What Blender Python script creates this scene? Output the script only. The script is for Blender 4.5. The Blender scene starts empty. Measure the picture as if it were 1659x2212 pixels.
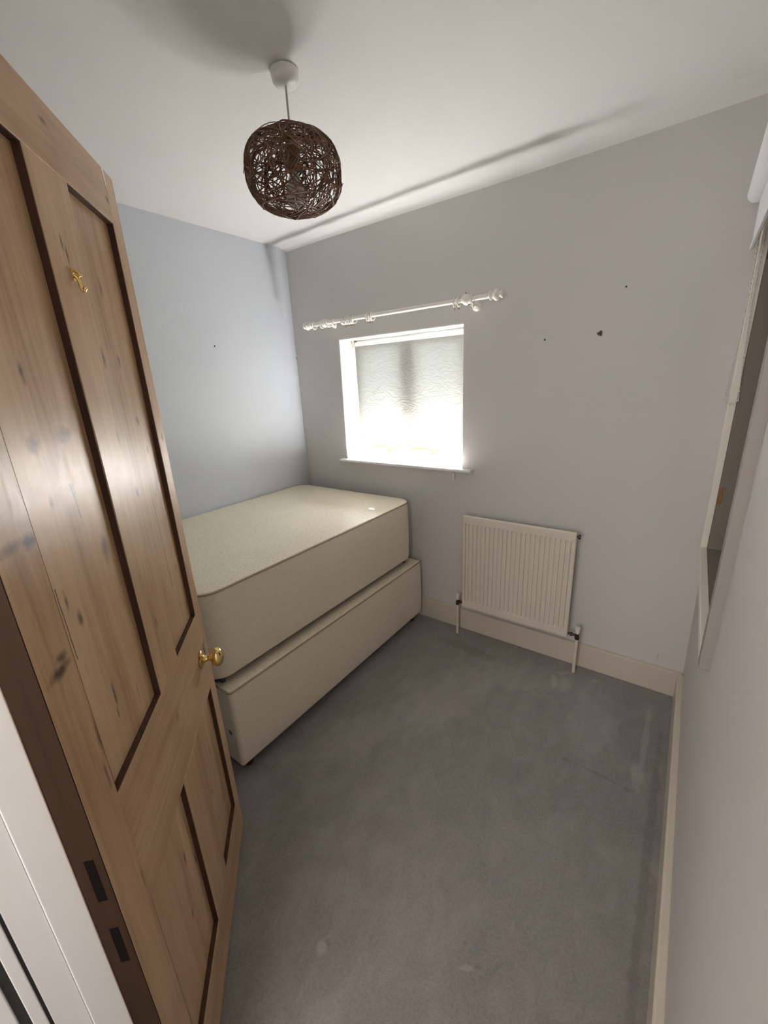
import bpy, bmesh, math, random
from mathutils import Vector, Matrix
random.seed(7)
S = bpy.context.scene
COL = S.collection
PI = math.pi

# ------------------------------------------------------------------ camera
cam_d = bpy.data.cameras.new('camera'); cam = bpy.data.objects.new('camera', cam_d); COL.objects.link(cam)
cam_d.sensor_fit = 'HORIZONTAL'; cam_d.sensor_width = 36.0; cam_d.lens = 891.02 / 1659 * 36.0
cam_d.clip_start = 0.01
CR = Vector((0.80956837, 0.58515339, -0.0468461)); CU = Vector((-0.14011039, 0.2701064, 0.95258155)); CF = Vector((-0.57005976, 0.76461627, -0.30065567))
M = Matrix.Identity(4)
for i in range(3):
    M[i][0] = CR[i]; M[i][1] = CU[i]; M[i][2] = -CF[i]
M[0][3], M[1][3], M[2][3] = 2.2892, -2.1385, 1.5297
cam.matrix_world = M
S.camera = cam

# ------------------------------------------------------------------ world, sun, window and hall daylight
S.view_settings.view_transform = 'Standard'; S.view_settings.look = 'None'
S.view_settings.gamma = 1.0; S.view_settings.use_curve_mapping = False
S.view_settings.exposure = 0.58
S.cycles.use_denoising = True
S.cycles.max_bounces = 10; S.cycles.diffuse_bounces = 6; S.cycles.glossy_bounces = 4
S.cycles.transparent_max_bounces = 16; S.cycles.transmission_bounces = 6
S.cycles.sample_clamp_indirect = 0.0
S.cycles.use_guiding = True; S.cycles.use_surface_guiding = True; S.cycles.use_volume_guiding = False; S.cycles.guiding_training_samples = 64
S.cycles.caustics_reflective = False; S.cycles.caustics_refractive = False
w = bpy.data.worlds.new('world'); S.world = w; w.use_nodes = True
w.node_tree.nodes['Background'].inputs[0].default_value = (0.86, 0.93, 1.0, 1)
w.node_tree.nodes['Background'].inputs[1].default_value = 1.6

def look(o, d):
    o.rotation_euler = Vector(d).to_track_quat('-Z', 'Y').to_euler()
def area(name, loc, d, sx, sy, power, col):
    l = bpy.data.lights.new(name, 'AREA'); l.shape = 'RECTANGLE'; l.size = sx; l.size_y = sy
    l.energy = power; l.color = col
    o = bpy.data.objects.new(name, l); COL.objects.link(o); o.location = loc; look(o, d); return o
sun_d = bpy.data.lights.new('sun', 'SUN'); sun_d.energy = 600.0; sun_d.angle = 0.009; sun_d.color = (1.0, 0.985, 0.97)
sun = bpy.data.objects.new('sun', sun_d); COL.objects.link(sun); look(sun, (0.22, -1.0, -0.66))
area('sky_light_outside_window', (0.84, 1.05, 1.30), (0, -1, -0.0), 1.6, .7, 170, (0.84, 0.92, 1.0))
area('hall_daylight', (1.95, -3.3, 1.70), (-.05, 1, -0.08), 1.2, 1.5, 24, (1.0, 0.95, 0.90))

# ------------------------------------------------------------------ helpers
class MB:
    def __init__(s): s.v = []; s.f = []
    def add(s, vs, fs):
        n = len(s.v); s.v += [tuple(v) for v in vs]; s.f += [tuple(i + n for i in f) for f in fs]; return s
    def box(s, x0, x1, y0, y1, z0, z1):
        return s.add([(x0,y0,z0),(x1,y0,z0),(x1,y1,z0),(x0,y1,z0),(x0,y0,z1),(x1,y0,z1),(x1,y1,z1),(x0,y1,z1)],
                     [(0,3,2,1),(4,5,6,7),(0,1,5,4),(1,2,6,5),(2,3,7,6),(3,0,4,7)])
    def lathe(s, prof, c, axis='Z', n=32, sy=1.0):
        """prof: (radius, height) pairs along axis"""
        vs = []; fs = []
        for r, h in prof:
            for k in range(n):
                a = 2*PI*k/n; u, v = r*math.cos(a), r*math.sin(a)*sy
                p = {'Z': (u, v, h), 'X': (h, u, v), 'Y': (v, h, u)}[axis]
                vs.append((c[0]+p[0], c[1]+p[1], c[2]+p[2]))
        m = len(prof)
        for j in range(m-1):
            for k in range(n):
                a, b = j*n+k, j*n+(k+1) % n
                fs.append((a, b, b+n, a+n))
        fs.append(tuple(reversed(range(n)))); fs.append(tuple(range((m-1)*n, m*n)))
        return s.add(vs, fs)
    def tube(s, pts, r, n=8, closed=False, cap=True):
        pts = [Vector(p) for p in pts]; m = len(pts); vs = []; fs = []
        up = None
        for i, p in enumerate(pts):
            if closed: t = pts[(i+1) % m] - pts[i-1]
            else: t = pts[min(i+1, m-1)] - pts[max(i-1, 0)]
            if t.length < 1e-9: t = Vector((0, 0, 1))
            t.normalize()
            if up is None:
                up = Vector((0,0,1)) if abs(t.z) < .9 else Vector((1,0,0))
            up = (up - t*up.dot(t)); up.normalize(); b = t.cross(up)
            rr = r[i] if isinstance(r, (list, tuple)) else r
            for k in range(n):
                a = 2*PI*k/n; q = p + (up*math.cos(a) + b*math.sin(a))*rr; vs.append(tuple(q))
        L = m if closed else m-1
        for i in range(L):
            j = (i+1) % m
            for k in range(n):
                fs.append((i*n+k, i*n+(k+1) % n, j*n+(k+1) % n, j*n+k))
        if not closed and cap:
            fs.append(tuple(reversed(range(n)))); fs.append(tuple(range((m-1)*n, m*n)))
        return s.add(vs, fs)
    def ball(s, c, r, n=12):
        return s.lathe([(max(1e-4, r*math.sin(PI*k/n)), -r*math.cos(PI*k/n)) for k in range(n+1)], c, 'Z', n)
    def grid(s, fn, nu, nv, flip=False):
        vs = [fn(i/nu, j/nv) for j in range(nv+1) for i in range(nu+1)]
        fs = []
        for j in range(nv):
            for i in range(nu):
                a = j*(nu+1)+i; q = (a, a+1, a+nu+2, a+nu+1)
                fs.append(tuple(reversed(q)) if flip else q)
        return s.add(vs, fs)
    def prism(s, poly, axis, a, b):
        """poly 2D extruded along axis between a and b"""
        def P(u, v, h): return {'X': (h,u,v), 'Y': (u,h,v), 'Z': (u,v,h)}[axis]
        n = len(poly); vs = [P(u,v,a) for u,v in poly] + [P(u,v,b) for u,v in poly]
        fs = [tuple(reversed(range(n))), tuple(range(n, 2*n))] + [(k,(k+1)%n,n+(k+1)%n,n+k) for k in range(n)]
        return s.add(vs, fs)
    def build(s, name, mat, parent=None, smooth=None, bevel=0, seg=2):
        me = bpy.data.meshes.new(name); me.from_pydata(s.v, [], s.f); me.validate(); me.update()
        bm = bmesh.new(); bm.from_mesh(me); bmesh.ops.recalc_face_normals(bm, faces=bm.faces); bm.to_mesh(me); bm.free()
        if smooth is not None:
            for p in me.polygons: p.use_smooth = True
            me.set_sharp_from_angle(angle=math.radians(smooth))
        o = bpy.data.objects.new(name, me); COL.objects.link(o); me.materials.append(mat)
        if parent: o.parent = parent
        if bevel:
            b = o.modifiers.new('bevel', 'BEVEL'); b.width = bevel; b.segments = seg; b.limit_method = 'ANGLE'; b.angle_limit = math.radians(40)
            for p in me.polygons: p.use_smooth = True
            me.set_sharp_from_angle(angle=math.radians(35))
            if hasattr(b, 'harden_normals'): b.harden_normals = True
        return o
def tag(o, label=None, cat=None, group=None, kind=None):
    if label: o['label'] = label
    if cat: o['category'] = cat
    if group: o['group'] = group
    if kind: o['kind'] = kind
    return o
def empty(name, loc=(0,0,0), rz=0):
    o = bpy.data.objects.new(name, None); COL.objects.link(o); o.location = loc; o.rotation_euler = (0,0,rz)
    o.empty_display_size = .05; return o
def at(mb, root_loc):
    """shift a mesh built in world coordinates to be local to a root at root_loc"""
    mb.v = [(x-root_loc[0], y-root_loc[1], z-root_loc[2]) for x, y, z in mb.v]; return mb

# ------------------------------------------------------------------ materials
class NT:
    def __init__(s, name):
        s.m = bpy.data.materials.new(name); s.m.use_nodes = True; s.t = s.m.node_tree; s.b = s.t.nodes['Principled BSDF']
        s.tc = s.t.nodes.new('ShaderNodeTexCoord')
    def n(s, ty, **kw):
        x = s.t.nodes.new(ty)
        for k, v in kw.items():
            if k.startswith('i_'):
                key = k[2:]; x.inputs[int(key) if key.isdigit() else key].default_value = v
            else: setattr(x, k, v)
        return x
    def l(s, a, b): s.t.links.new(a, b)
    def math(s, op, a, b=None, c=None, clamp=False):
        x = s.t.nodes.new('ShaderNodeMath'); x.operation = op; x.use_clamp = clamp
        for i, v in enumerate((a, b, c)):
            if v is None: continue
            if isinstance(v, (int, float)): x.inputs[i].default_value = v
            else: s.l(v, x.inputs[i])
        return x.outputs[0]
    def mapped(s, scale, loc=(0,0,0), src=None):
        mp = s.t.nodes.new('ShaderNodeMapping'); mp.inputs['Scale'].default_value = scale; mp.inputs['Location'].default_value = loc
        s.l(src or s.tc.outputs['Object'], mp.inputs[0]); return mp.outputs[0]
    def noise(s, vec, scale, detail=3, rough=.5, dist=0):
        x = s.n('ShaderNodeTexNoise'); x.inputs['Scale'].default_value = scale; x.inputs['Detail'].default_value = detail
        x.inputs['Roughness'].default_value = rough; x.inputs['Distortion'].default_value = dist
        s.l(vec, x.inputs['Vector']); return x.outputs[0]
    def ramp(s, fac, stops):
        r = s.n('ShaderNodeValToRGB'); e = r.color_ramp.elements
        while len(e) < len(stops): e.new(.5)
        for k, (p, c) in enumerate(stops):
            e[k].position = p; e[k].color = c if len(c) == 4 else (*c, 1)
        s.l(fac, r.inputs[0]); return r.outputs[0]
    def mix(s, fac, a, b, bt='MIX'):
        x = s.n('ShaderNodeMix', data_type='RGBA', blend_type=bt)
        for sock, v in ((x.inputs[0], fac), (x.inputs[6], a), (x.inputs[7], b)):
            if isinstance(v, (int, float)): sock.default_value = v
            elif isinstance(v, tuple): sock.default_value = v if len(v) == 4 else (*v, 1)
            else: s.l(v, sock)
        return x.outputs[2]
    def bump(s, h, strength=.3, dist=.002):
        b = s.n('ShaderNodeBump'); b.inputs['Strength'].default_value = strength; b.inputs['Distance'].default_value = dist
        s.l(h, b.inputs['Height']); s.l(b.outputs[0], s.b.inputs['Normal'])
    def base(s, c):
        if isinstance(c, tuple): s.b.inputs['Base Color'].default_value = (*c, 1) if len(c) == 3 else c
        else: s.l(c, s.b.inputs['Base Color'])
    def p(s, **kw):
        for k, v in kw.items(): s.b.inputs[k.replace('_', ' ')].default_value = v
        return s

def paint(name, c, rough=.6, var=.04, bscale=55, bstr=.12, bdist=.0015, spec=.4):
    t = NT(name); n1 = t.noise(t.mapped((1,1,1)), 2.2, 3)
    t.base(t.mix(t.math('MULTIPLY', n1, 1.0), tuple(x*(1-var) for x in c), tuple(min(1, x*(1+var)) for x in c)))
    t.bump(t.noise(t.mapped((1,1,1)), bscale, 4, .6), bstr, bdist)
    t.p(Roughness=rough); t.b.inputs['Specular IOR Level'].default_value = spec
    return t.m
def plain(name, c, rough=.5, metal=0., spec=.5):
    t = NT(name); n1 = t.noise(t.mapped((1,1,1)), 40, 3)
    t.base(t.mix(n1, tuple(x*.94 for x in c), tuple(min(1, x*1.05) for x in c)))
    t.p(Roughness=rough, Metallic=metal); t.b.inputs['Specular IOR Level'].default_value = spec
    return t.m

WALL = paint('grey_wall_paint', (.635, .615, .602), .62, .025, 38, .22, .0025)
WALL_L = paint('daylight_blue_grey_wall_paint', (.60, .63, .68), .55, .02, 30, .15, .002)  # same grey paint, with the window's bluish daylight put into the colour
CEIL = paint('white_ceiling_paint', (.76, .75, .735), .75, .02, 60, .15, .0015)
CREAM = paint('cream_gloss_woodwork', (.63, .58, .49), .35, .05, 90, .12, .0008)
WHITEW = paint('white_gloss_woodwork', (.78, .78, .77), .3, .04, 70, .15, .001)
LINING = paint('cream_white_lining_paint', (.86, .81, .72), .42, .05, 70, .15, .001)
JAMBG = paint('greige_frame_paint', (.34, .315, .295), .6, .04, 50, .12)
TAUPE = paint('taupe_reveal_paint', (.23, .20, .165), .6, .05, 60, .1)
BLINDW = paint('white_roller_fabric', (.78, .78, .79), .7, .02, 300, .1, .0004)
RAD = paint('cream_white_radiator_enamel', (.72, .67, .58), .38, .02, 120, .04, .0005)
PLAST = plain('white_plastic', (.80, .79, .76), .35)
POLEW = plain('white_painted_pole', (.80, .77, .71), .35)
BRASS = plain('polished_brass', (.82, .60, .26), .12, 1.0)
BRASSD = plain('aged_brass', (.26, .14, .055), .45, .6)
BRASSW = plain('satin_brass', (.42, .26, .05), .4, .5)
CHROME = plain('steel_key_plate', (.70, .62, .52), .2, 1.0)
DARKV = plain('tarnished_valve_brass', (.07, .045, .03), .4, .6)
CASTOR = plain('dark_brown_castor', (.05, .025, .018), .3)
RUST = plain('brown_plastic_wall_plug', (.14, .085, .06), .6)
HOLE = plain('dark_hole', (.05, .045, .04), .8)
BROWNW = plain('dark_brown_wood', (.06, .015, .008), .5)
GAP = plain('dark_gap_shade', (.06, .058, .055), .7)  # near-black colour paints in the shadow lines between the frame members
HOLDER = plain('lampholder_plastic', (.50, .47, .42), .4)

t = NT('window_glass'); gl = t.n('ShaderNodeBsdfGlossy'); gl.inputs['Roughness'].default_value = .02
tr = t.n('ShaderNodeBsdfTransparent'); mx = t.n('ShaderNodeMixShader'); fr = t.n('ShaderNodeFresnel'); fr.inputs[0].default_value = 1.45
t.l(fr.outputs[0], mx.inputs[0]); t.l(tr.outputs[0], mx.inputs[1]); t.l(gl.outputs[0], mx.inputs[2])
t.l(mx.outputs[0], t.t.nodes['Material Output'].inputs[0]); GLASS = t.m
t = NT('bulb_glass'); t.base((.72, .70, .66)); t.p(Roughness=.25); t.b.inputs['Transmission Weight'].default_value = .25; BULB = t.m

# translucent roller blind with creases
t = NT('cream_blind_fabric')
v = t.mapped((1,1,1)); d = t.noise(v, 5, 3, .6, 1.2)
cre = t.math('ABSOLUTE', t.math('SUBTRACT', t.noise(t.mapped((1.0,1,2.2)), 6.5, 4, .55, 2.2), .5))
cre = t.math('POWER', t.math('SUBTRACT', 1, t.math('MULTIPLY', cre, 5, clamp=True), clamp=True), 3)
h = t.math('ADD', t.math('MULTIPLY', cre, .5), t.math('MULTIPLY', d, .9))
h = t.math('ADD', h, t.math('MULTIPLY', t.noise(v, 900, 1), .03))
t.base((.28, .276, .252)); t.p(Roughness=.95); t.bump(h, .4, .005)
trn = t.n('ShaderNodeBsdfTranslucent'); trn.inputs[0].default_value = (.56, .55, .50, 1)
t.l([x for x in t.t.nodes if x.type == 'BUMP'][0].outputs[0], trn.inputs['Normal'])
mx = t.n('ShaderNodeMixShader'); mx.inputs[0].default_value = .045
t.l(t.b.outputs[0], mx.inputs[1]); t.l(trn.outputs[0], mx.inputs[2]); t.l(mx.outputs[0], t.t.nodes['Material Output'].inputs[0]); BLIND = t.m

# carpet
t = NT('grey_pile_carpet')
v = t.mapped((1,1,1)); n1 = t.noise(v, 1.6, 4, .6, .6); n2 = t.noise(t.mapped((2.2,1.2,1), (3,1,0)), 5, 4, .65, 1.0); n3 = t.noise(v, 420, 2, .7); n4 = t.noise(v, 120, 2, .7)
f = t.math('ADD', t.math('MULTIPLY', n1, .45), t.math('MULTIPLY', n2, .55))
c = t.ramp(f, [(.34, (.175, .158, .150)), (.50, (.255, .232, .220)), (.66, (.37, .342, .33))])
c = t.mix(t.math('MULTIPLY', n3, .9), c, (.12, .11, .106)); c = t.mix(t.math('MULTIPLY', n4, .34), c, (.62, .585, .565))
sx = t.n('ShaderNodeSeparateXYZ'); t.l(v, sx.inputs[0]); X, Y = sx.outputs[0], sx.outputs[1]
wob = t.noise(v, 14, 3, .6)
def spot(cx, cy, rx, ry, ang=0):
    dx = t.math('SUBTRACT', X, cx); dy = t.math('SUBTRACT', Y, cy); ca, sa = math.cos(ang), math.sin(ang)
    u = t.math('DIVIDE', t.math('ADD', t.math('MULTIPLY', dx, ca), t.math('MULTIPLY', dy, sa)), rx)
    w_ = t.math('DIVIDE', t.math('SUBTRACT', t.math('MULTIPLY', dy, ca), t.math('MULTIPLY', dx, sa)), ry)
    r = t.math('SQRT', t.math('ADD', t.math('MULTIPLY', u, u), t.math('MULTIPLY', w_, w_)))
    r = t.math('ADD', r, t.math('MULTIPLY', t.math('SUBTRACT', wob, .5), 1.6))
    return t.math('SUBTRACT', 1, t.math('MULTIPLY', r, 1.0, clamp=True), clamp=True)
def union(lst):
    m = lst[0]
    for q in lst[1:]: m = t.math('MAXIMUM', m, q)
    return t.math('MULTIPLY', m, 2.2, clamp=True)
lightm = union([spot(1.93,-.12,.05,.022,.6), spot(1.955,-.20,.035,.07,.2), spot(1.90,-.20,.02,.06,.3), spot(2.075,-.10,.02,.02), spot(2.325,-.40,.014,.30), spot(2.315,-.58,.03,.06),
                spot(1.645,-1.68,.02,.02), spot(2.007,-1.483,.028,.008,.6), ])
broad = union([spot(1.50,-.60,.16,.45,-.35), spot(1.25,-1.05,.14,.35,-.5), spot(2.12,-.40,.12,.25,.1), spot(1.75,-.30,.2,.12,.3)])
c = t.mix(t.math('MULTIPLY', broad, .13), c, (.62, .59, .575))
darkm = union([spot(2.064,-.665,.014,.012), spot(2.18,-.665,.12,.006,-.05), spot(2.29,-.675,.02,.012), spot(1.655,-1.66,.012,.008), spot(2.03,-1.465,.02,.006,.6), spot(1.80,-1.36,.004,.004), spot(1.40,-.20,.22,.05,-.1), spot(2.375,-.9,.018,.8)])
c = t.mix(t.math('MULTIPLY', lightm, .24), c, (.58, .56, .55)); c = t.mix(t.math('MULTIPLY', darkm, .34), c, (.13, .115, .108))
t.base(c); t.p(Roughness=.95); t.b.inputs['Specular IOR Level'].default_value = .15
t.b.inputs['Sheen Weight'].default_value = .25
t.bump(t.math('ADD', n3, t.math('MULTIPLY', n4, .35)), .7, .0025); CARPET = t.m

# divan fabric: cream damask with a fine fleck
def damask(name, c, fleck, sc=1.0):
    t = NT(name); v = t.mapped((1,1,1))
    vo = t.n('ShaderNodeTexVoronoi', feature='DISTANCE_TO_EDGE'); vo.inputs['Scale'].default_value = 85*sc; t.l(v, vo.inputs['Vector'])
    n = t.noise(v, 170*sc, 2, .6, 2.0); e = t.math('LESS_THAN', vo.outputs['Distance'], .13)
    m = t.math('MULTIPLY', e, t.math('MULTIPLY', t.math('SUBTRACT', n, .40, clamp=True), 3.2, clamp=True))
    big = t.noise(v, 3, 3)
    cc = t.mix(big, tuple(x*.95 for x in c), tuple(x*1.04 for x in c))
    t.base(t.mix(t.math('MULTIPLY', m, fleck), cc, (.46, .38, .25)))
    t.p(Roughness=.38); t.b.inputs['Specular IOR Level'].default_value = .5; t.b.inputs['Sheen Weight'].default_value = .1
    t.bump(t.math('ADD', t.math('MULTIPLY', m, .6), t.math('MULTIPLY', t.noise(v, 700, 1), .4)), .25, .0015)
    return t.m
DAMASK = damask('cream_damask_ticking', (.92, .84, .66), .65)
TICK = damask('cream_side_ticking', (.84, .76, .62), .35, 1.3)
PIPE = plain('shade_darkened_cream_piping', (.40, .33, .22), .6)  # cream piping, darkened to paint in the thin shadow line at the edge
DUST = plain('black_base_cloth', (.03, .028, .025), .8)

# pine wood; coordinates are the door's own (x along the width, z up)
def pine(name, along, light, mid, dark, knots=(), seed=0., rough=.34, streak=1.0, cracks=()):
    t = NT(name)
    st = {'Z': (1, 1, .055), 'X': (.055, 1, 1), 'N': (1, 1, .055)}[along]
    sep = t.n('ShaderNodeSeparateXYZ'); t.l(t.tc.outputs['Object'], sep.inputs[0]); X, Z = sep.outputs[0], sep.outputs[2]
    wob = t.noise(t.mapped((1,1,.35), (seed,0,seed)), 9, 3, .55)
    wob2 = t.noise(t.mapped((1,1,1), (seed,3,seed)), 60, 3, .6)
    km = None; push = None
    for (kx, kz, rx, rz, dk) in knots:
        dx = t.math('DIVIDE', t.math('SUBTRACT', X, kx), rx); dz = t.math('DIVIDE', t.math('SUBTRACT', Z, kz), rz)
        r = t.math('SQRT', t.math('ADD', t.math('MULTIPLY', dx, dx), t.math('MULTIPLY', dz, dz)))
        r = t.math('ADD', r, t.math('MULTIPLY', t.math('SUBTRACT', wob2, .5), 1.5))
        k = t.math('MULTIPLY', t.math('SUBTRACT', 1.25, r, clamp=True), dk)
        km = k if km is None else t.math('MAXIMUM', km, k)
    g = t.noise(t.mapped(tuple(a*58 for a in st), (seed*3, 0, seed*5)), 1.0, 4, .6, .7)
    g2 = t.noise(t.mapped(tuple(a*9 for a in st), (seed*7, 1, seed)), 1.0, 3, .5, 1.2)
    f = t.math('ADD', t.math('MULTIPLY', g, .42), t.math('ADD', t.math('MULTIPLY', g2, .48), t.math('MULTIPLY', wob, .22)))
    c = t.ramp(f, [(.34, dark), (.52, mid), (.72, light)])
    # thin dark resin streaks
    s1 = t.noise(t.mapped((150*st[0], 30, 150*st[2]*1.4), (seed, 5, 2)), 1.0, 2, .5, .3)
    sm = t.math('MULTIPLY', t.math('SUBTRACT', s1, .66, clamp=True), 6*streak, clamp=True)
    c = t.mix(t.math('MULTIPLY', sm, .5), c, tuple(x*.35 for x in dark))
    if km is not None: c = t.mix(t.math('MULTIPLY', km, 1.0, clamp=True), c, (.045, .021, .010))
    for (x0, z0, x1, z1, wd) in cracks:
        L = math.hypot(x1-x0, z1-z0); ux, uz = (x1-x0)/L, (z1-z0)/L
        dx = t.math('SUBTRACT', X, x0); dz = t.math('SUBTRACT', Z, z0)
        al = t.math('ADD', t.math('MULTIPLY', dx, ux), t.math('MULTIPLY', dz, uz))
        ac = t.math('ABSOLUTE', t.math('ADD', t.math('SUBTRACT', t.math('MULTIPLY', dz, ux), t.math('MULTIPLY', dx, uz)), t.math('MULTIPLY', t.math('SUBTRACT', wob2, .5), .004)))
        inl = t.math('MULTIPLY', t.math('GREATER_THAN', al, 0), t.math('LESS_THAN', al, L))
        m = t.math('MULTIPLY', inl, t.math('LESS_THAN', ac, wd))
        c = t.mix(t.math('MULTIPLY', m, .8), c, (.03, .014, .006))
    t.base(c); rr = t.math('ADD', t.math('MULTIPLY', g, .16), rough-.08); t.l(rr, t.b.inputs['Roughness'])
    t.b.inputs['Specular IOR Level'].default_value = .5
    t.bump(t.math('ADD', g, t.math('MULTIPLY', g2, .6)), .16, .002)
    return t.m
PL, PM, PD = (.61, .41, .245), (.46, .285, .155), (.27, .15, .075)
P_STILE = pine('pine_stile', 'Z', PL, PM, PD, [(.063,1.358,.022,.010,1), (.030,1.36,.03,.008,.7), (.04,1.175,.024,.010,.9), (.052,1.19,.014,.008,.8), (.075,1.03,.005,.035,.7), (.066,.96,.004,.03,.6),
               (.667,1.42,.008,.012,.8), (.664,.80,.005,.015,.7), (.072,.72,.004,.03,.5)], 1.3)
P_MUNT = pine('pine_muntin', 'Z', PL, PM, PD, [(.43,1.33,.010,.014,.7), (.362,1.775,.004,.014,.9), (.372,1.758,.004,.018,.9), (.42,1.60,.006,.02,.7), (.40,1.45,.006,.02,.5), (.37,1.05,.006,.016,.5)], 4.1)
P_RAIL = pine('pine_rail', 'X', PL, PM, PD, [(.40,1.955,.016,.005,.7), (.63,1.93,.01,.006,.8), (.22,1.93,.015,.006,.6), (.36,.80,.012,.012,.5)], 2.2)
P_PAN1 = pine('pine_panel_wide', 'Z', PL, PM, PD, [(.155,1.47,.016,.014,.75), (.235,1.475,.024,.012,.8), (.175,1.565,.006,.016,.8), (.155,1.385,.006,.008,.8), (.14,1.20,.007,.014,.8), (.27,1.27,.012,.028,.7),
               (.17,1.03,.004,.022,.8), (.165,.995,.003,.012,.7), (.22,1.38,.005,.02,.6), (.12,1.24,.004,.016,.8)], 6.4, cracks=[(.105,1.15,.103,1.27,.0012), (.22,1.34,.215,1.40,.0014)])
P_PAN2 = pine('pine_panel_narrow', 'Z', PL, PM, PD, [(.56,1.47,.008,.012,.7), (.585,1.40,.006,.010,.6), (.53,1.60,.008,.016,.6), (.52,1.74,.006,.02,.6), (.575,1.29,.004,.010,.7), (.60,1.08,.006,.01,.5)], 8.8, cracks=[(.545,1.05,.545,1.32,.0012), (.50,1.62,.497,1.74,.001)])
P_LOW = pine('pine_lower_panel', 'Z', PL, PM, PD, [(.25,.50,.006,.02,.7), (.30,.42,.004,.016,.7), (.22,.36,.005,.02,.6), (.55,.50,.005,.02,.6), (.50,.40,.008,.01,.5)], 11.7)
P_DARK = pine('varnish_and_shade_recess_edge', 'Z', (.10, .050, .030), (.062, .029, .017), (.03, .014, .008), (), 3.3, .6)  # old varnish residue, with the shade of the recess put into the colour
P_RED = pine('red_brown_hinge_edge', 'N', (.042, .0215, .012), (.030, .015, .008), (.018, .009, .005), (), 5.5, .75)
P_RED.node_tree.nodes['Principled BSDF'].inputs['Specular IOR Level'].default_value = .12
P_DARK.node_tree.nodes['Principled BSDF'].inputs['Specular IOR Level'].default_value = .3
P_MORT = plain('darker_filled_hinge_mortise', (.004, .002, .0015), .8, 0, .1)
WICKER_T = NT('brown_wicker'); t = WICKER_T
t.base(t.ramp(t.noise(t.mapped((1,1,1)), 38, 3, .6), [(.3, (.075, .033, .018)), (.55, (.17, .082, .045)), (.8, (.30, .17, .10))])); t.p(Roughness=.5); WICKER = t.m

# ------------------------------------------------------------------ room shell
W = 2.428; H = 2.392; TH = .12; YF = -2.085; YB = -2.20
WX1, WX2, WZ1, WZ2, WD = .4015, 1.2709, 1.037, 1.800, .207
def st(o, label, cat): return tag(o, label, cat, None, 'structure')
m = MB().box(-TH, W+.35, -3.6, .25, -.06, 0); st(m.build('floor', CARPET), 'grey cut-pile carpet covering the whole bedroom floor', 'carpet')

# ceiling: slightly uneven old plaster
def ceil_z(x, y): return H + .012*(x-1.0) + .003*math.sin(2.1*x+1.3*y)
m = MB().grid(lambda u, v: ((W+.02)*u, -3.6+3.528*v, ceil_z((W+.02)*u, 0 if v > .99 else -3.6+3.528*v)), 24, 36)
m.grid(lambda u, v: (-TH+(W+.5)*u, -3.6+3.8*v, H+.10), 1, 1)
st(m.build('ceiling', CEIL, smooth=60), 'white painted plaster ceiling', 'ceiling')
# soft coved bead along the window wall
prof = [(0,-.034), (-.008,-.024), (-.019,-.0150), (-.031,-.0095), (-.043,-.0070), (-.054,-.0045), (-.066,-.0018), (-.080,.001)]
m = MB(); nx = 24; vs = []; fs = []
for i in range(nx+1):
    x = (W+.005)*i/nx; k = .45+.55*min(1, x/1.4)
    for (py, pz) in prof: vs.append((x, py*(.75+.25*k), ceil_z(x, 0) + pz*k))
for i in range(nx):
    for j in range(len(prof)-1): a = i*len(prof)+j; fs.append((a, a+1, a+1+len(prof), a+len(prof)))
m.add(vs, fs); st(m.build('trim_2', CEIL, smooth=70), 'soft rounded plaster bead where ceiling meets the window wall', 'cornice')

# window wall with the opening
m = MB()
m.box(0, W, WD+.05, 1.0, 1.775, 1.875)  # added unseen overhang outside, keeps the sun off the blind
m.box(-TH, WX1, 0, WD+.05, 0, H+.1).box(WX2, W+.3, 0, WD+.05, 0, H+.1).box(WX1, WX2, 0, WD+.05, 0, WZ1-.02).box(WX1, WX2, 0, WD+.05, WZ2, H+.1)
st(m.build('wall_back', WALL), 'grey painted wall with the small window and radiator', 'wall')
# left wall: gentle hollow and bulge beside the corner
def lw(u, v):
    y = -2.2 + 2.2*(u**.6 if u < 1 else 1); z = v*(H+.02)
    k = max(0, min(1, (z-1.45)/.6)); b = math.exp(-((y+.075)/.028)**2)
    return (.006*k*b*1.6 + .0015*math.sin(3*y+2*z), y, z)
m = MB().grid(lw, 160, 30); m.box(-TH, -.012, -2.2, .25, 0, H+.1)
st(m.build('wall_left', WALL_L, smooth=60), 'grey wall, daylight blue painted in, beside the stacked bed bases', 'wall')
# right wall with the internal window opening
FY0, FY1, FZ0, FZ1 = -.90, -.08, .81, 2.02
m = MB()
WU, WL = 2.4210, 2.4330   # the old wall leans in a little towards the top
def wpiece(ya, yb, za, zb):
    f = lambda z: WL+(WU-WL)*min(1, z/.70)
    zs = [za] + ([.70] if za < .70 < zb else []) + [zb]
    m.prism([(f(z), z) for z in zs] + [(2.60, zb), (2.60, za)], 'Y', ya, yb)
wpiece(FY1, 0, 0, H+.1); wpiece(-3.6, FY0, 0, H+.1); wpiece(FY0, FY1, 0, FZ0-.02); wpiece(FY0, FY1, FZ1, H+.1)
st(m.build('wall_right', WALL), 'grey painted wall at the right edge of the photo', 'wall')
# doorway wall
m = MB().box(-TH, 1.615, YB, YF, 0, H+.1).box(1.615, 2.37, YB, YF, 2.04, H+.1).box(2.37, W, YB, YF, 0, H+.1)
st(m.build('wall_front', WALL), 'wall holding the doorway behind the open pine door', 'wall')
# hall beyond the doorway
m = MB().box(.9, 1.0, -3.6, YB, 0, H+.1).box(.9, W+.17, -3.7, -3.6, 0, H+.1)
st(m.build('wall_hall', WALL), 'hall walls behind the camera', 'wall')

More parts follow.
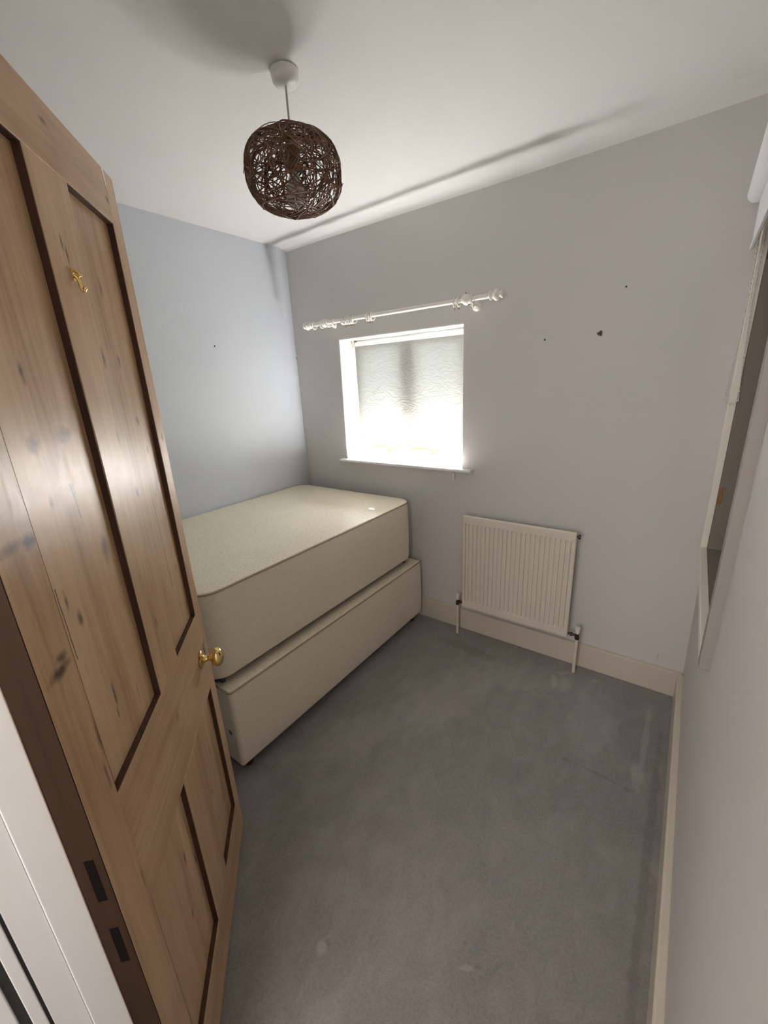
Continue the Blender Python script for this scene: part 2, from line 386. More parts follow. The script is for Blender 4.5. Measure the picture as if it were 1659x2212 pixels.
# ------------------------------------------------------------------ baseboards
def board(name, poly, axis, a, b, label):
    return st(MB().prism(poly, axis, a, b).build(name, CREAM, bevel=.0035), label, 'skirting board')
bt, bh = .020, .137
board('baseboard_back', [(0,0),(-bt,0),(-bt,bh-.004),(-bt+.004,bh),(0,bh)], 'X', 0.0, W-.0, 'cream skirting board under the radiator on the window wall')
board('baseboard_right', [(WL,0),(2.4085,0),(2.4085,bh-.004),(2.4115,bh),(WL-.001,bh)], 'Y', YF+.0, -bt, 'cream skirting board along the right wall') 
board('baseboard_left', [(0.002,0),(bt,0),(bt,bh-.004),(bt-.004,bh),(0.002,bh)], 'Y', YF, -bt, 'cream skirting board behind the bed bases')

# ------------------------------------------------------------------ window 1
r = (WX1+(WX2-WX1)/2, WD, WZ1)
win = empty('window_1', r); st(win, 'small white casement window with the cream blind pulled down', 'window')
# plaster reveal skin is white
m = MB().box(WX1, WX1+.004, .002, WD, WZ1, WZ2).box(WX2-.004, WX2, .002, WD, WZ1, WZ2).box(WX1+.004, WX2-.004, .002, WD, WZ2-.004, WZ2)
at(m, r).build('window_reveal', WHITEW, win)
m = MB(); fx0, fx1, fz0, fz1 = WX1+.004, WX2-.004, WZ1, WZ2-.004; y0, y1 = WD-.045, WD+.04
m.box(fx0, fx1, y0, y1, fz0, fz0+.035).box(fx0, fx1, y0, y1, fz1-.04, fz1).box(fx0, fx0+.03, y0, y1, fz0+.035, fz1-.04).box(fx1-.03, fx1, y0, y1, fz0+.035, fz1-.04)
cxm = (fx0+fx1)/2+.0; m.box(cxm-.022, cxm+.022, y0+.03, y1, fz0+.035, fz1-.04)
at(m, r).build('window_frame', WHITEW, win, bevel=.003)
m = MB().box(fx0, fx1, y0-.022, y0-.0005, fz0+.0, fz0+.014); at(m, r).build('frame_ledge', WHITEW, win, bevel=.003)
for sgn, (a, b) in ((-1, (fx0+.031, cxm-.023)), (1, (cxm+.023, fx1-.031))):
    z0, z1 = fz0+.037, fz1-.042; s = .036
    sb = s; m = MB().box(a, b, y0+.008, y1-.02, z0, z0+sb).box(a, b, y0+.008, y1-.02, z1-s, z1).box(a, a+s, y0+.008, y1-.02, z0+sb, z1-s).box(b-s, b, y0+.008, y1-.02, z0+sb, z1-s)
    c = at(m, r).build('casement', WHITEW, win, bevel=.003)
    at(MB().box(a+s, b-s, y0+.022, y0+.026, z0+sb, z1-s), r).build('pane', GLASS, c)
    # brass casement stay lying along the bottom rail
    m = MB(); zz = fz0+.065; n = 12; L = (b-a)*.66; xs = a+.06 if sgn < 0 else a-.02
    pts = [(xs+L*k/n, y0-.012-.003*math.sin(PI*k/n), zz+.006*math.sin(2*PI*k/n*.5)) for k in range(n+1)]
    m.tube(pts, [.003+.004*min(1, 3*k/n) if sgn < 0 else .008-.003*k/n for k in range(n+1)], 10)
    m.lathe([(.001,0),(.007,.001),(.008,.006),(.004,.010),(.004,.016)], (xs+L*.62, y0-.012, zz-.020), 'Z', 12)
    m.box(xs+L*.55, xs+L*.70, y0-.014, y0+.008, zz-.024, zz-.018)
    m.ball((xs+L*(.99 if sgn < 0 else .01), y0-.012, zz), .008)
    at(m, r).build('window_stay', BRASSW, win, smooth=50)
# window board
m = MB(); n = 8
prof = [(-.030+.010*(1-math.cos(a)), WZ1-.009+.009*math.sin(a)) for a in [-PI/2+PI*k/n for k in range(n+1)]]
m2 = MB().prism([(-.012, WZ1-.018)] + [(-.040-.009*math.cos(a), WZ1-.009+.009*math.sin(a)) for a in [-PI/2+PI*k/8 for k in range(9)]] + [(-.001, WZ1), (-.001, WZ1-.018)], 'X', .372, 1.342)
m2.box(WX1+.0, WX2-.0, -.001, y0-.0, WZ1-.018, WZ1)
st(m2.build('trim_1', WHITEW, smooth=50), 'white painted window board below the blind', 'window sill')

# ------------------------------------------------------------------ roller blind in the window
BX0, BX1, BY, BZ0, BZ1 = .436, 1.248, .118, 1.150, 1.758
root = (.84, BY, 1.78)
bl = empty('roller_blind', root); tag(bl, 'creased cream roller blind drawn down inside the small window', 'blind')
def blf(u, v):
    x = BX0+(BX1-BX0)*u; z0 = BZ0 - .0085 - .009*u + .0125*math.exp(-((x-.765)/.020)**4)
    z = z0 + (BZ1-z0)*v
    y = BY + .004*math.sin(7*u+5*v)*(1-v) + .003*math.sin(19*u+3*v)*(1-v)**2
    k = max(0, 1-abs(v-.045)/.03)
    y -= .004*k*(1+.8*math.sin(u*62+3*math.sin(5*u)))
    return (x, y, z)
at(MB().grid(blf, 240, 90), root).build('blind_fabric', BLIND, bl, smooth=70)
at(MB().lathe([(.001,0),(.014,0),(.014,BX1-BX0),(.001,BX1-BX0)], (BX0, BY+.012, 1.772), 'X', 20), root).build('roller_tube', PLAST, bl, smooth=50)
m = MB().box(BX0+.01, BX1-.01, BY+.004, BY+.008, BZ0+.014, BZ0+.036); at(m, root).build('bottom_lath', BLIND, bl)
for xa in (BX0-.016, BX1+.001):
    m = MB().box(xa, xa+.010, BY-.008, BY+.034, 1.752, 1.795); at(m, root).build('bracket', CREAM, bl, bevel=.002)
m = MB().lathe([(.001,0),(.005,.001),(.006,.006),(.004,.012),(.001,.013)], (.822, BY-.008, BZ0-.004), 'Z', 12); at(m, root).build('pull_knob', PLAST, bl, smooth=60)
# cord on the sill
m = MB(); pts = [(1.246,.10,1.20),(1.247,.098,1.10),(1.246,.09,1.043),(1.240,.03,1.0405),(1.232,-.02,1.0405),(1.229,-.036,1.033),(1.2285,-.039,1.010)]
m.tube(pts, .0016, 6); m.tube([(x+.010, y+.002, z) for x, y, z in pts], .0016, 6)
m.lathe([(.001,0),(.005,.0),(.006,.03),(.003,.036)], (1.233,-.038,.975), 'Z', 12)
cr = m.build('blind_cord', PLAST, smooth=50); tag(cr, 'thin white cord lying over the right end of the window board', 'cord')

# ------------------------------------------------------------------ curtain pole, finials, rings
PY, PZ, PR = -.09, 1.892, .0115
root = (.85, PY, PZ); cp = empty('curtain_pole', root); tag(cp, 'white wooden curtain pole above the small window', 'curtain pole')
at(MB().lathe([(.001,.235),(PR,.235),(PR,1.452),(.001,1.452)], (0,PY,PZ), 'X', 20), root).build('pole', POLEW, cp, smooth=50)
fin = [(.001,0),(.012,.0),(.019,.003),(.0215,.008),(.019,.013),(.012,.015),(.0115,.019),(.018,.022),(.0245,.028),(.0265,.035),(.0245,.042),(.018,.047),(.0125,.049),(.0115,.054),(.0165,.057),(.0175,.061),(.015,.066),(.001,.069)]
at(MB().lathe([(r_, h) for r_, h in fin], (1.442,PY,PZ), 'X', 28), root).build('finial', POLEW, cp, smooth=50)
at(MB().lathe([(r_, -h) for r_, h in fin], (.262,PY,PZ), 'X', 28), root).build('finial', POLEW, cp, smooth=50)
for xb in (1.325, .375):
    m = MB().lathe([(.001,-.022),(.014,-.021),(.023,-.010),(.026,0),(.023,.010),(.015,.018),(.020,.021),(.020,.026),(.001,.027)], (xb,PY,PZ), 'X', 24)
    dr = .024 if xb > 1 else .015
    m.lathe([(.008,PY+.010),(.008,-.020),(dr*.75,-.014),(dr,-.008),(dr,0)], (xb+(.018 if xb > 1 else .004),0,PZ-(.022 if xb > 1 else .010)), 'Y', 20)
    b = at(m, root).build('bracket', POLEW, cp, smooth=50)
    if xb > 1: [at(MB().ball(q, .003), root).build('screw', HOLE, b) for q in ((xb, PY-.006, PZ+.028), (xb+.02, PY-.014, PZ-.026))]
def torus(m, c, R_, r_, tilt, n=28, k=8):
    ct, sn = math.cos(tilt), math.sin(tilt); pts = []
    for i in range(n):
        a = 2*PI*i/n; y, z, x = R_*math.sin(a), R_*math.cos(a), 0
        pts.append((c[0]+x*ct+z*sn, c[1]+y, c[2]+z*ct-x*sn))
    m.tube(pts, r_, k, closed=True)
rr = MB(); torus(rr, (0,0,0), .0205, .0034, 0)
ring0 = rr.build('curtain_ring', POLEW, smooth=60)
ee = MB(); torus(ee, (0,0,-.0285), .0042, .0011, 0, 14, 6); eye0 = ee.build('screw_eye', BRASSD, ring0, smooth=60)
ringpos = [(.288,.06,'white curtain ring hanging beside the left finial'),
 (.352,.04,'white curtain ring just left of the left bracket'), (.406,-.05,'white curtain ring pressed against the right of the left bracket'),
 (.456,.12,'lone white curtain ring between the left bracket and the ring cluster'),
 (.522,-.25,'white curtain ring, first from left in the cluster above the window corner'), (.537,-.22,'white curtain ring, second in the cluster of seven'),
 (.551,-.18,'white curtain ring, third in the cluster of seven'), (.565,-.15,'white curtain ring, middle one of the cluster of seven'),
 (.580,-.12,'white curtain ring, fifth in the cluster of seven'), (.594,-.10,'white curtain ring, sixth in the cluster of seven'), (.614,.05,'white curtain ring, rightmost of the cluster of seven'),
 (.712,-.10,'white curtain ring, left of the three above the window'), (.728,-.05,'white curtain ring, middle of the three above the window'), (.748,.08,'white curtain ring, right of the three above the window'),
 (1.262,.05,'white curtain ring, left of the pair beside the right bracket'), (1.285,0,'white curtain ring, right of the pair beside the right bracket'), (1.362,-.03,'white curtain ring with dark screw right of the right bracket')]
for i, (x, ti, lab) in enumerate(ringpos):
    if i == 0: o = ring0
    else:
        o = ring0.copy(); COL.objects.link(o); e = eye0.copy(); COL.objects.link(e); e.parent = o
    o.location = (x, PY, PZ-.0055); o.rotation_euler = (0, ti, .15*math.sin(i*2.3))
    tag(o, lab, 'curtain ring', 'white rings on the curtain pole')

# ------------------------------------------------------------------ radiator
RX0, RX1, RZ0, RZ1, RY = 1.3215, 1.9235, .203, .790, -.100
root = ((RX0+RX1)/2, RY, RZ0); rad = empty('radiator', root); tag(rad, 'cream ribbed panel radiator on the window wall', 'radiator')
NF = 23; mz = .046
def radf(u, v):
    x = RX0+(RX1-RX0)*u; z = RZ0+(RZ1-RZ0)*v
    a, b = RX0+.018, RX1-.018; q = (x-a)/(b-a); dpt = 0
    if 0 < q < 1:
        ph = (q*NF) % 1; g = .5-.5*math.cos(2*PI*ph)
        g = max(0, min(1, (g-.12)/.30))
        e = min((z-RZ0-mz)/.005, (RZ1-mz-z)/.005, 1)
        dpt = .0085*(1-g)*max(0, min(1, e+.0)) if e > 0 else 0
        ee_ = min(z-RZ0, RZ1-z)
    ed = min(x-RX0, RX1-x, z-RZ0, RZ1-z); r_ = .008
    y = RY + dpt + (r_ - math.sqrt(max(0, r_*r_-(r_-ed)**2)) if ed < r_ else 0)
    return (x, y, z)
m = MB(); NU, NV = 520, 150
m.grid(radf, NU, NV)
m.box(RX0+.002, RX1-.002, RY+.008, RY+.018, RZ0+.002, RZ1-.002)
at(m, root).build('front_panel', RAD, rad, smooth=60)
m = MB()
for k in range(24):
    x = RX0+.03+k*(RX1-RX0-.06)/23; m.box(x-.006, x+.006, RY+.019, RY+.050, RZ0+.04, RZ1-.03)
at(m, root).build('convector_fins', RAD, rad)
for xq in (RX0+.085, RX1-.115): at(MB().box(xq, xq+.03, RY+.051, -.001, RZ0+.05, RZ1-.06), root).build('wall_bracket', RAD, rad)
m = MB().lathe([(.006,0),(.006,.006),(.0115,.007),(.0115,.015),(.005,.016)], (RX1, RY+.013, RZ1-.022), 'X', 16); at(m, root).build('bleed_valve', DARKV, rad, smooth=40)
for sg, xe in ((-1, RX0), (1, RX1)):
    vy, vz = RY+.016, RZ0+.022; xc = xe+sg*(.034 if sg < 0 else .046)
    m = MB().lathe([(.006,0),(.006,.012),(.010,.013),(.010,.024),(.006,.025),(.006,abs(xc-xe))], (0,0,0), 'X', 14)
    m.v = [(xe+sg*x, vy+y, vz+z) for x, y, z in m.v]
    m.lathe([(.001,-.022),(.011,-.021),(.012,-.008),(.009,-.006),(.009,.012),(.001,.013)], (xc,vy,vz), 'Z', 16)
    vb = at(m, root).build('valve', DARKV, rad, smooth=40)
    m = MB().lathe([(.001,.0),(.008,.0),(.0135,.032),(.0125,.036),(.001,.037)], (xc,vy,vz+.012), 'Z', 20); at(m, root).build('valve_cap', PLAST, vb, smooth=40)
    m = MB().lathe([(.0078,0.0),(.0078,vz-.020)], (xc,vy,0), 'Z', 16); at(m, root).build('pipe', RAD, rad, smooth=40)

# ------------------------------------------------------------------ bed bases (two divan halves, one on the other)
def soft_box(m, x0, x1, y0, y1, z0, z1, rc, rt, rb, dome=0, nseg=10):
    """rounded in plan (rc), top and bottom edges filleted (rt, rb)"""
    def outline(ins):
        pts = []; r = max(rc-ins, .002)
        for (cx, cy, a0) in ((x1-rc, y1-rc, 0), (x0+rc, y1-rc, PI/2), (x0+rc, y0+rc, PI), (x1-rc, y0+rc, 1.5*PI)):
            for k in range(nseg+1):
                a = a0+PI/2*k/nseg; pts.append((cx+r*math.cos(a), cy+r*math.sin(a)))
        res = []
        for i, p in enumerate(pts):
            q = pts[(i+1) % len(pts)]; res.append(p); L = math.hypot(q[0]-p[0], q[1]-p[1])
            if L > .08:
                n = int(L/.06)
                for k in range(1, n): res.append((p[0]+(q[0]-p[0])*k/n, p[1]+(q[1]-p[1])*k/n))
        return res
    base = outline(0); N = len(base); rings = []
    for k in range(5): a = PI/2*(k/4); rings.append((rb*(1-math.sin(a)), z0+rb*(1-math.cos(a))))
    for k in range(1, 8): rings.append((-.004*math.sin(PI*k/8), z0+rb+(z1-rt-z0-rb)*k/8))
    for k in range(6): a = PI/2*(k/5); rings.append((rt*(1-math.cos(a)), z1-rt+rt*math.sin(a)))
    vs = []; cx, cy = (x0+x1)/2, (y0+y1)/2
    for ins, z in rings:
        for (x, y) in base:
            # move towards inside along plan normal (approximate by clamped core)
            px = min(max(x, x0+rc), x1-rc); py = min(max(y, y0+rc), y1-rc); dx, dy = x-px, y-py; L = math.hypot(dx, dy) or 1
            vs.append((x-dx/L*ins, y-dy/L*ins, z))
    fs = []
    for j in range(len(rings)-1):
        for k in range(N): fs.append((j*N+k, j*N+(k+1) % N, (j+1)*N+(k+1) % N, (j+1)*N+k))
    top = [vs[(len(rings)-1)*N+k] for k in range(N)]; o0 = (len(rings)-1)*N
    prev = o0
    for s in (.92, .7, .4, .12):
        st_ = len(vs)
        for (x, y, z) in top: vs.append((cx+(x-cx)*s, cy+(y-cy)*s, z1+dome*(1-s**2)))
        for k in range(N): fs.append((prev+k, prev+(k+1) % N, st_+(k+1) % N, st_+k))
        prev = st_
    fs.append(tuple(range(prev, prev+N))); fs.append(tuple(reversed(range(N))))
    m.add(vs, fs); return base
def piping(x0, x1, y0, y1, z, rc, r_):
    pts = []
    for (cx, cy, a0) in ((x1-rc, y1-rc, 0), (x0+rc, y1-rc, PI/2), (x0+rc, y0+rc, PI), (x1-rc, y0+rc, 1.5*PI)):
        for k in range(13): a = a0+PI/2*k/12; pts.append((cx+rc*math.cos(a), cy+rc*math.sin(a), z))
    return MB().tube(pts, r_, 8, closed=True)
def castor_mesh(m, x, y, z0, z1):
    h = z1-z0; r_ = h*.36
    m.lathe([(.001,0),(r_*.8,.002),(r_,.006),(r_,.012),(r_*.8,.016),(.001,.018)], (x-.009, y, z0+r_), 'X', 18)
    m.lathe([(.001,0),(r_*.8,.002),(r_,.006),(r_,.012),(r_*.8,.016),(.001,.018)], (x+.001, y+.0, z0+r_), 'X', 18)
    m.lathe([(.001,h*.35),(.017,h*.40),(.018,h*.75),(.006,h*.8),(.006,h+.004)], (x+.002, y, z0), 'Z', 16)
def divan(x0, x1, y0, y1, z0, z1, zfloor, rc, label, topmat, rt):
    root = ((x0+x1)/2, (y0+y1)/2, zfloor); e = empty('divan_bed_base', root)
    tag(e, label, 'bed base', 'divan bed bases stacked in the corner')
    m = MB(); soft_box(m, x0, x1, y0, y1, z0+.001, z1-.004, rc, .006, .016); b = at(m, root).build('base_sides', TICK, e, smooth=60)
    m = MB(); soft_box(m, x0+.002, x1-.002, y0+.002, y1-.002, z1-.012, z1, rc, .007, .003, 0); at(m, root).build('top_cover', topmat, e, smooth=60)
    at(piping(x0+.001, x1-.001, y0+.001, y1-.001, z1-.0065, rc, .0044), root).build('piping', PIPE, e, smooth=60)
    at(MB().box(x0+.02, x1-.02, y0+.02, y1-.02, z0-.002, z0+.003), root).build('underside_cloth', DUST, e)
    for (cx, cy) in ((x1-.05, y0+.055), (x1-.05, y1-.06), (x0+.06, y0+.055), (x0+.06, y1-.06)):
        m = MB(); castor_mesh(m, cx, cy, zfloor, z0); at(m, root).build('castor', CASTOR, e, smooth=40)
    return e, root
e, root = divan(.045, 1.013, -1.470, -.058, .053, .426, .0, .014, 'lower cream divan bed base standing on the carpet', DAMASK, .01)
m = MB().lathe([(.001,0),(.010,.0),(.011,.003),(.004,.004),(.001,.004)], (0,0,0), 'Z', 14)
m.v = [(.975+x, -1.4715-z, .222+y) for x, y, z in m.v]; at(m, root).build('headboard_bolt', BRASSD, e, smooth=40)
STAIN = plain('green_tinged_stain', (.20, .21, .15), .8)
divan(.010, .980, -1.500, -.085, .460, .834, .4280, .085, 'upper cream damask divan bed base resting on the lower one', DAMASK, .01)

# ------------------------------------------------------------------ pendant lamp
LX, LY = 1.2016, -1.0549; root = (LX, LY, ceil_z(LX, LY)-.0); HC = root[2]
lamp = empty('pendant_lamp', root); tag(lamp, 'pendant lamp with a round brown wicker shade under the ceiling', 'ceiling lamp')
at(MB().lathe([(.001,-.035),(.024,-.0345),(.033,-.031),(.0375,-.025),(.0395,-.016),(.0405,-.004),(.0405,-.0015),(.001,-.001)], (LX,LY,HC), 'Z', 40), root).build('ceiling_rose', PLAST, lamp, smooth=40)
SCX, SCY, SCZ = LX, LY, 2.148
at(MB().tube([(LX,LY,HC-.034),(LX,LY,2.20)], .0032, 10), root).build('cord', HOLDER, lamp, smooth=50)
at(MB().lathe([(.001,.085),(.008,.084),(.012,.075),(.017,.070),(.018,.025),(.023,.022),(.023,.010),(.019,.008),(.019,-.01),(.001,-.011)], (LX,LY,2.165), 'Z', 24), root).build('lampholder', WICKER, lamp, smooth=40)
at(MB().lathe([(.001,.062),(.013,.060),(.014,.045),(.020,.030),(.028,.010),(.030,-.004),(.027,-.020),(.017,-.031),(.001,-.035)], (LX,LY,2.098), 'Z', 28), root).build('light_bulb', BULB, lamp, smooth=60)
# wicker: loops wound over a flattened ball
RXY, RZZ = .1425, .100
def surf(d, k=1.0):
    d = d.normalized(); p = 2.5
    q = (abs(d.x/RXY)**p + abs(d.y/RXY)**p*1.0)
    rh = math.hypot(d.x, d.y)
    s = ((rh/RXY)**p + (abs(d.z)/RZZ)**p) ** (-1/p)
    return d*s*k
m = MB(); rnd = random.Random(21)
for i in range(150):
    ax = Vector((rnd.gauss(0,1), rnd.gauss(0,1), rnd.gauss(0,1)*.9)).normalized()
    u = ax.orthogonal().normalized(); v = ax.cross(u); ang = rnd.uniform(.16, .62) if i % 3 else rnd.uniform(.6, 1.35)
    ecc = rnd.uniform(.55, 1.0); ph = rnd.uniform(0, 6.28); n = 22 if ang < .62 else 40; pts = []; k0 = rnd.uniform(.965, 1.025)
    rot = rnd.uniform(0, PI); c_, s_ = math.cos(rot), math.sin(rot)
    for j in range(n):
        a = 2*PI*j/n; w1 = math.cos(a); w2 = math.sin(a)*ecc
        w1, w2 = w1*c_-w2*s_, w1*s_+w2*c_
        wob_ = 1+.08*math.sin(3*a+ph)
        d = ax*math.cos(ang) + (u*w1+v*w2)*math.sin(ang)*wob_
        pts.append(surf(d, k0+.012*math.sin(2*a+ph)) + Vector((SCX,SCY,SCZ)))
    m.tube(pts, rnd.choice([.0012,.0016,.0021]), 5, closed=True)
for i in range(26):   # loose curled ends
    d0 = Vector((rnd.gauss(0,1), rnd.gauss(0,1), rnd.gauss(0,1)*.7-.5)).normalized(); u = d0.orthogonal().normalized(); v = d0.cross(u); ph = rnd.uniform(0,6.28); L = rnd.uniform(.15,.3)
    pts = [surf(d0+(u*math.cos(ph+2.5*s)+v*math.sin(ph+2.5*s))*L*(1-.5*s), 1.01+.04*s*s) + Vector((SCX,SCY,SCZ)) for s in [k/9 for k in range(10)]]
    m.tube(pts, .0011, 5)
at(m, root).build('lamp_shade', WICKER, lamp, smooth=70)

# ------------------------------------------------------------------ pine door (open), the frame around it
DH, DW, DT = 1.99, .689, .040; DA = 2.4003
door = empty('door_1', (1.6743, -2.0536, 0), DA); st(door, 'stripped pine four-panel door standing open at the left', 'door')
# local: x along width from hinge, -y is the visible face (y=0), +y the thickness
ZB, ZBR, ZL0, ZL1, ZTR = .012, .164, .655, .909, 1.888
SL, M1, M2, SR = .077, .3107, .4401, .6375
def slab(name, x0, x1, z0, z1, mat): return MB().box(x0, x1, 0, DT, z0, z1).build(name, mat, door, bevel=.0012)
hs = slab('hinge_stile', 0, SL, ZB, DH, P_STILE)
slab('lock_stile', SR, DW, ZB, DH, P_STILE)
slab('top_rail', SL, SR, ZTR, DH, P_RAIL); slab('lock_rail', SL, SR, ZL0, ZL1, P_RAIL); slab('bottom_rail', SL, SR, ZB, ZBR, P_RAIL)
slab('muntin', M1, M2, ZL1, ZTR, P_MUNT); slab('muntin', M1, M2, ZBR, ZL0, P_MUNT)
RC = .013
for (x0, x1, z0, z1, mat) in ((SL, M1, ZL1, ZTR, P_PAN1), (M2, SR, ZL1, ZTR, P_PAN2), (SL, M1, ZBR, ZL0, P_LOW), (M2, SR, ZBR, ZL0, P_LOW)):
    pn = MB().box(x0, x1, RC, DT-RC, z0, z1).build('panel', mat, door)
    m = MB(); e_ = .0022   # thin lining, old varnish and recess shade painted in its colour
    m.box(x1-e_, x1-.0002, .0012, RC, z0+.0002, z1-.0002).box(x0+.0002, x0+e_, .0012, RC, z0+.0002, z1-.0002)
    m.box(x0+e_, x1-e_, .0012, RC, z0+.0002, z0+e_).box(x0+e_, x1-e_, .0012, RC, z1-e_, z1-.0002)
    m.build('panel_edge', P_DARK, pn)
m = MB().box(-.0022, -.0001, .0006, DT-.0006, ZB, DH); he = m.build('hinge_edge', P_RED, door)
for z0, z1 in ((.792, .880), (.645, .728)):
    MB().box(-.0026, -.002, .011, .024, z0, z1).build('hinge_mortise', P_MORT, he)
# sliver of white paint and a split on the top rail near the lock stile
MB().add([(.630,-.0006,1.990),(.640,-.0006,1.990),(.643,-.0006,1.960),(.638,-.0006,1.950)], [(0,1,2,3)]).build('paint_chip', WHITEW, door)
# doorknob: rose, neck and ball on the visible face (local -y)
def latheY(m, prof, c, n=28, sx=1, sz=1):
    m2 = MB().lathe(prof, (0,0,0), 'Z', n); m.add([(c[0]+x*sx, c[1]-z, c[2]+y*sz) for x, y, z in m2.v], m2.f); return m
KX, KZ = .604, .782
m = MB(); latheY(m, [(.001,0),(.025,0),(.0265,.002),(.024,.005),(.013,.007),(.010,.010),(.0085,.018),(.0085,.026),(.012,.029)], (KX,-.0005,KZ)); kb = m.build('door_knob', BRASS, door, smooth=50)
m = MB(); latheY(m, [(.009,.028),(.018,.030),(.0245,.036),(.0265,.044),(.0245,.053),(.017,.060),(.008,.063),(.001,.0635)], (KX,-.0005,KZ), 32, .95, 1.12); m.build('knob_grip', BRASS, kb, smooth=60)
m = MB(); latheY(m, [(.001,0),(.010,0),(.0105,.001),(.008,.0025),(.001,.003)], (.651,-.0004,.786), 24, .9, 1.9); es = m.build('keyhole_cover', CHROME, door, smooth=50)
m = MB(); latheY(m, [(.001,0),(.004,0),(.005,.001),(.001,.0014)], (.628,-.0004,.788), 12, .5, 1.3); m.build('keyhole', HOLE, es)
# brass coat hook
HX, HZ = .372, 1.722
def hk(x, y, z): return (HX+x*.8, -.003+y*.32, HZ+z*.55)
m = MB().box(HX-.004, HX+.004, -.0026, -.0003, HZ-.004, HZ+.016)
m.tube([hk(0,-.001,.010),hk(.001,-.012,.004),hk(.001,-.018,-.010),hk(0,-.020,-.026),hk(0,-.026,-.034),hk(0,-.034,-.033),hk(0,-.038,-.028)], [.0034,.003,.0028,.0028,.0028,.0028,.0026], 10)
m.tube([hk(0,-.001,.022),hk(0,-.014,.020),hk(0,-.024,.014),hk(0,-.028,.006)], [.003,.0028,.0028,.003], 10)
m.ball(hk(0,-.039,-.026), .0034)
m.build('coat_hook', BRASS, door, smooth=50)

# frame at the hinge side
JX = 1.640
jb = empty('door_2', (JX, -2.13, 0)); st(jb, 'white painted door frame at the lower left corner', 'door frame')
root = (JX, -2.13, 0)
at(MB().box(1.615, JX, -2.1265, -2.084, 0, 2.03), root).build('jamb', WHITEW, jb, bevel=.002)
at(MB().box(1.6155, JX-.0025, -2.1620, -2.1267, 0, 2.03), root).build('stop', WHITEW, jb, bevel=.0015)
at(MB().box(1.6155, JX-.008, -2.1655, -2.1622, 0, 2.03), root).build('groove', GAP, jb)
at(MB().box(1.6155, JX-.001, -2.1795, -2.1657, 0, 2.03), root).build('architrave', WHITEW, jb, bevel=.0015)
at(MB().box(1.6155, JX-.012, -2.1900, -2.1797, 0, 2.03), root).build('recess_strip', GAP, jb)
at(MB().box(1.6155, JX-.001, -2.2080, -2.1902, 0, 2.03), root).build('outer_architrave', WHITEW, jb, bevel=.0015)
at(MB().box(2.345, 2.370, -2.20, -2.084, 0, 2.03), root).build('lock_jamb', WHITEW, jb, bevel=.002)
at(MB().box(1.615, 2.370, -2.20, -2.084, 2.0302, 2.04), root).build('head_jamb', WHITEW, jb)

# ------------------------------------------------------------------ internal window in the right wall
FX = 2.3965
root = (FX, (FY0+FY1)/2, FZ0); w2 = empty('window_2', root); st(w2, 'internal window with cream frame in the right wall', 'window')
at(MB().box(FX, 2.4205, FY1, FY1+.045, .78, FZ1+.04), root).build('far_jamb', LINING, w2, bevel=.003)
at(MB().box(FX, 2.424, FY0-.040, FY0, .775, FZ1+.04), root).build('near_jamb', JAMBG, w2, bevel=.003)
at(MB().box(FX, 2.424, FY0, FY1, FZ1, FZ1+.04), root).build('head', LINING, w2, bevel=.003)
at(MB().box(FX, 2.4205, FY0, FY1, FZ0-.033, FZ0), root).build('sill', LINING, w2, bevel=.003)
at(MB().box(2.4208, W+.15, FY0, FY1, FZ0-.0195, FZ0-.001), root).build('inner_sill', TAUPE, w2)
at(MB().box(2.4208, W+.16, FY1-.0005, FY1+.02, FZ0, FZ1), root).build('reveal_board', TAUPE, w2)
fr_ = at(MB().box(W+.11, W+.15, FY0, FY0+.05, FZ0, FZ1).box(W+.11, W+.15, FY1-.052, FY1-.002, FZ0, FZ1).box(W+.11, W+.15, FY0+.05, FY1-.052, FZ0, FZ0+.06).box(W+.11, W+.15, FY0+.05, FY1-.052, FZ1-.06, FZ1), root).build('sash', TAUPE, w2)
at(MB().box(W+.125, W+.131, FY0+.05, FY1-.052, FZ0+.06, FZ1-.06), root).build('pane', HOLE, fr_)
at(MB().box(2.4215, 2.4345, FY1-.003, FY1-.0007, 1.000, 1.066), root).build('hinge_plate', BRASSD, w2, bevel=.0005)
at(MB().box(2.4215, W+.11, FY1-.012, FY1-.0007, 1.865, 1.945), root).build('wood_block', BROWNW, w2)

# white roller blind on the right wall
root = (2.362, -.54, 2.05); rb = empty('roller_blind', root); tag(rb, 'white roller blind rolled up high on the right wall', 'blind')
TX, TZ, TR = 2.364, 2.052, .027
at(MB().lathe([(.001,0),(TR-.003,0),(TR,.003),(TR,.80),(.001,.803)], (TX, -.945, TZ), 'Y', 36), root).build('rolled_fabric', BLINDW, rb, smooth=50)
m = MB().grid(lambda u, v: (2.3735+.002*math.sin(5*u), -.94+.80*u, 1.905+.17*v), 16, 4); m.grid(lambda u, v: (2.3745+.002*math.sin(5*u), -.94+.80*u, 1.905+.17*v), 16, 4)
at(m, root).build('hanging_fabric', BLINDW, rb, smooth=60)
at(MB().box(2.369, 2.379, -.945, -.135, 1.890, 1.907), root).build('bottom_bar', BLINDW, rb, bevel=.002)
for ya in (-.975, -.138):
    at(MB().box(TX-.012, W-.0005, ya, ya+.012, TZ-.022, TZ+.022), root).build('bracket', PLAST, rb, bevel=.003)
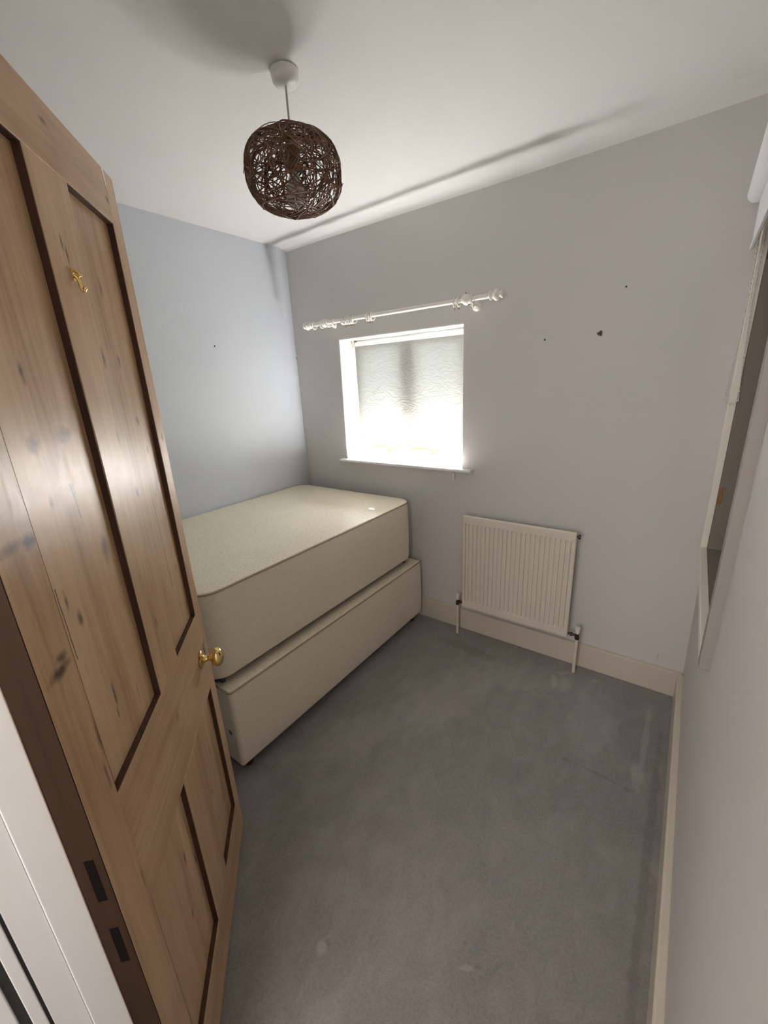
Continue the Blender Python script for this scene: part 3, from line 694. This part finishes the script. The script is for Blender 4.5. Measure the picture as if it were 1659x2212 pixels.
# bead chain loop at the far end
m = MB(); pts = []; cy_ = -.112; xa, xb = 2.384, 2.405; zt, zb = 2.04, 1.390
def chain_pt(s):
    # s in 0..1 down the near strand, round the bottom and up again; the strands wander
    if s < .48: k = s/.48; return Vector((xa-.006*k+.010*math.sin(PI*k), cy_, zt-(zt-zb-.012)*k))
    if s < .52: k = (s-.48)/.04; return Vector((xa-.006+(xb+.022-xa)*k, cy_-.002, zb+.012-.012*math.sin(PI*k)))
    k = (s-.52)/.48; return Vector((xb+.016*(1-k)-.008*math.sin(PI*k), cy_, zb+.012+(zt-zb-.012)*k))
line = [chain_pt(k/240) for k in range(241)]; m.tube(line, .0011, 5)
acc = 0
for i in range(1, len(line)):
    acc += (line[i]-line[i-1]).length
    if acc > .0115: m.ball(line[i], .0031, 8); acc = 0
at(m, root).build('bead_chain', POLEW, rb, smooth=70)

# ------------------------------------------------------------------ small marks on the walls
def plug(name, loc, axis, r_, mat, label, cat, ring=None):
    m = MB(); n = 18
    prof = [(.001,.0005),(r_*.4,.0005),(r_*.55,.0018),(r_,.0014),(r_*1.05,.0001)]
    m2 = MB().lathe(prof, (0,0,0), 'Z', n)
    vs = []
    for i, (x, y, z) in enumerate(m2.v):
        a = math.atan2(y, x); k = 1+.18*math.sin(3*a+loc[0]*9)+.1*math.sin(5*a)
        vs.append((x*k, y*k, z))
    if axis == 'Y': vs = [(loc[0]+x, loc[1]-z, loc[2]+y) for x, y, z in vs]
    else: vs = [(loc[0]+z, loc[1]+x, loc[2]+y) for x, y, z in vs]
    m.add(vs, m2.f); at(m, loc); o = m.build(name, mat, smooth=60); o.location = loc; tag(o, label, cat)
    if ring:
        m = MB().ball((0, -.001, 0), r_*.36, 8) if axis == 'Y' else MB().ball((.001, 0, 0), r_*.36, 8); m.build('screw_hole', ring, o)
    return o
plug('wall_plug', (1.917, -.0002, 1.687), 'Y', .0105, RUST, 'brown wall plug in the grey wall right of the window', 'wall plug', HOLE)
plug('nail_hole', (1.998, -.0002, 1.857), 'Y', .0035, HOLE, 'small dark nail hole, highest mark on the grey wall', 'nail hole')
plug('nail_hole', (1.684, -.0002, 1.682), 'Y', .004, HOLE, 'small dark nail hole between the window and the wall plug', 'nail hole')
plug('nail_hole', (.003, -.629, 1.772), 'X', .004, HOLE, 'tiny nail hole in the grey wall beside the bed bases', 'nail hole')
m = MB().tube([(0,0,0),(.0,-.008,.0),(.002,-.014,.001),(.004,-.014,.006)], .0018, 6)
o = m.build('picture_hook', BRASSD, smooth=60); o.location = (.006, -.0, 1.712); tag(o, 'small metal hook in the corner left of the window', 'hook')
m = MB().box(-.0006, .0006, -.0012, .0, 0, .028); o = m.build('wall_crack', HOLE); o.location = (2.322, -.0001, .172); tag(o, 'short dark crack just above the skirting near the right corner', 'crack')
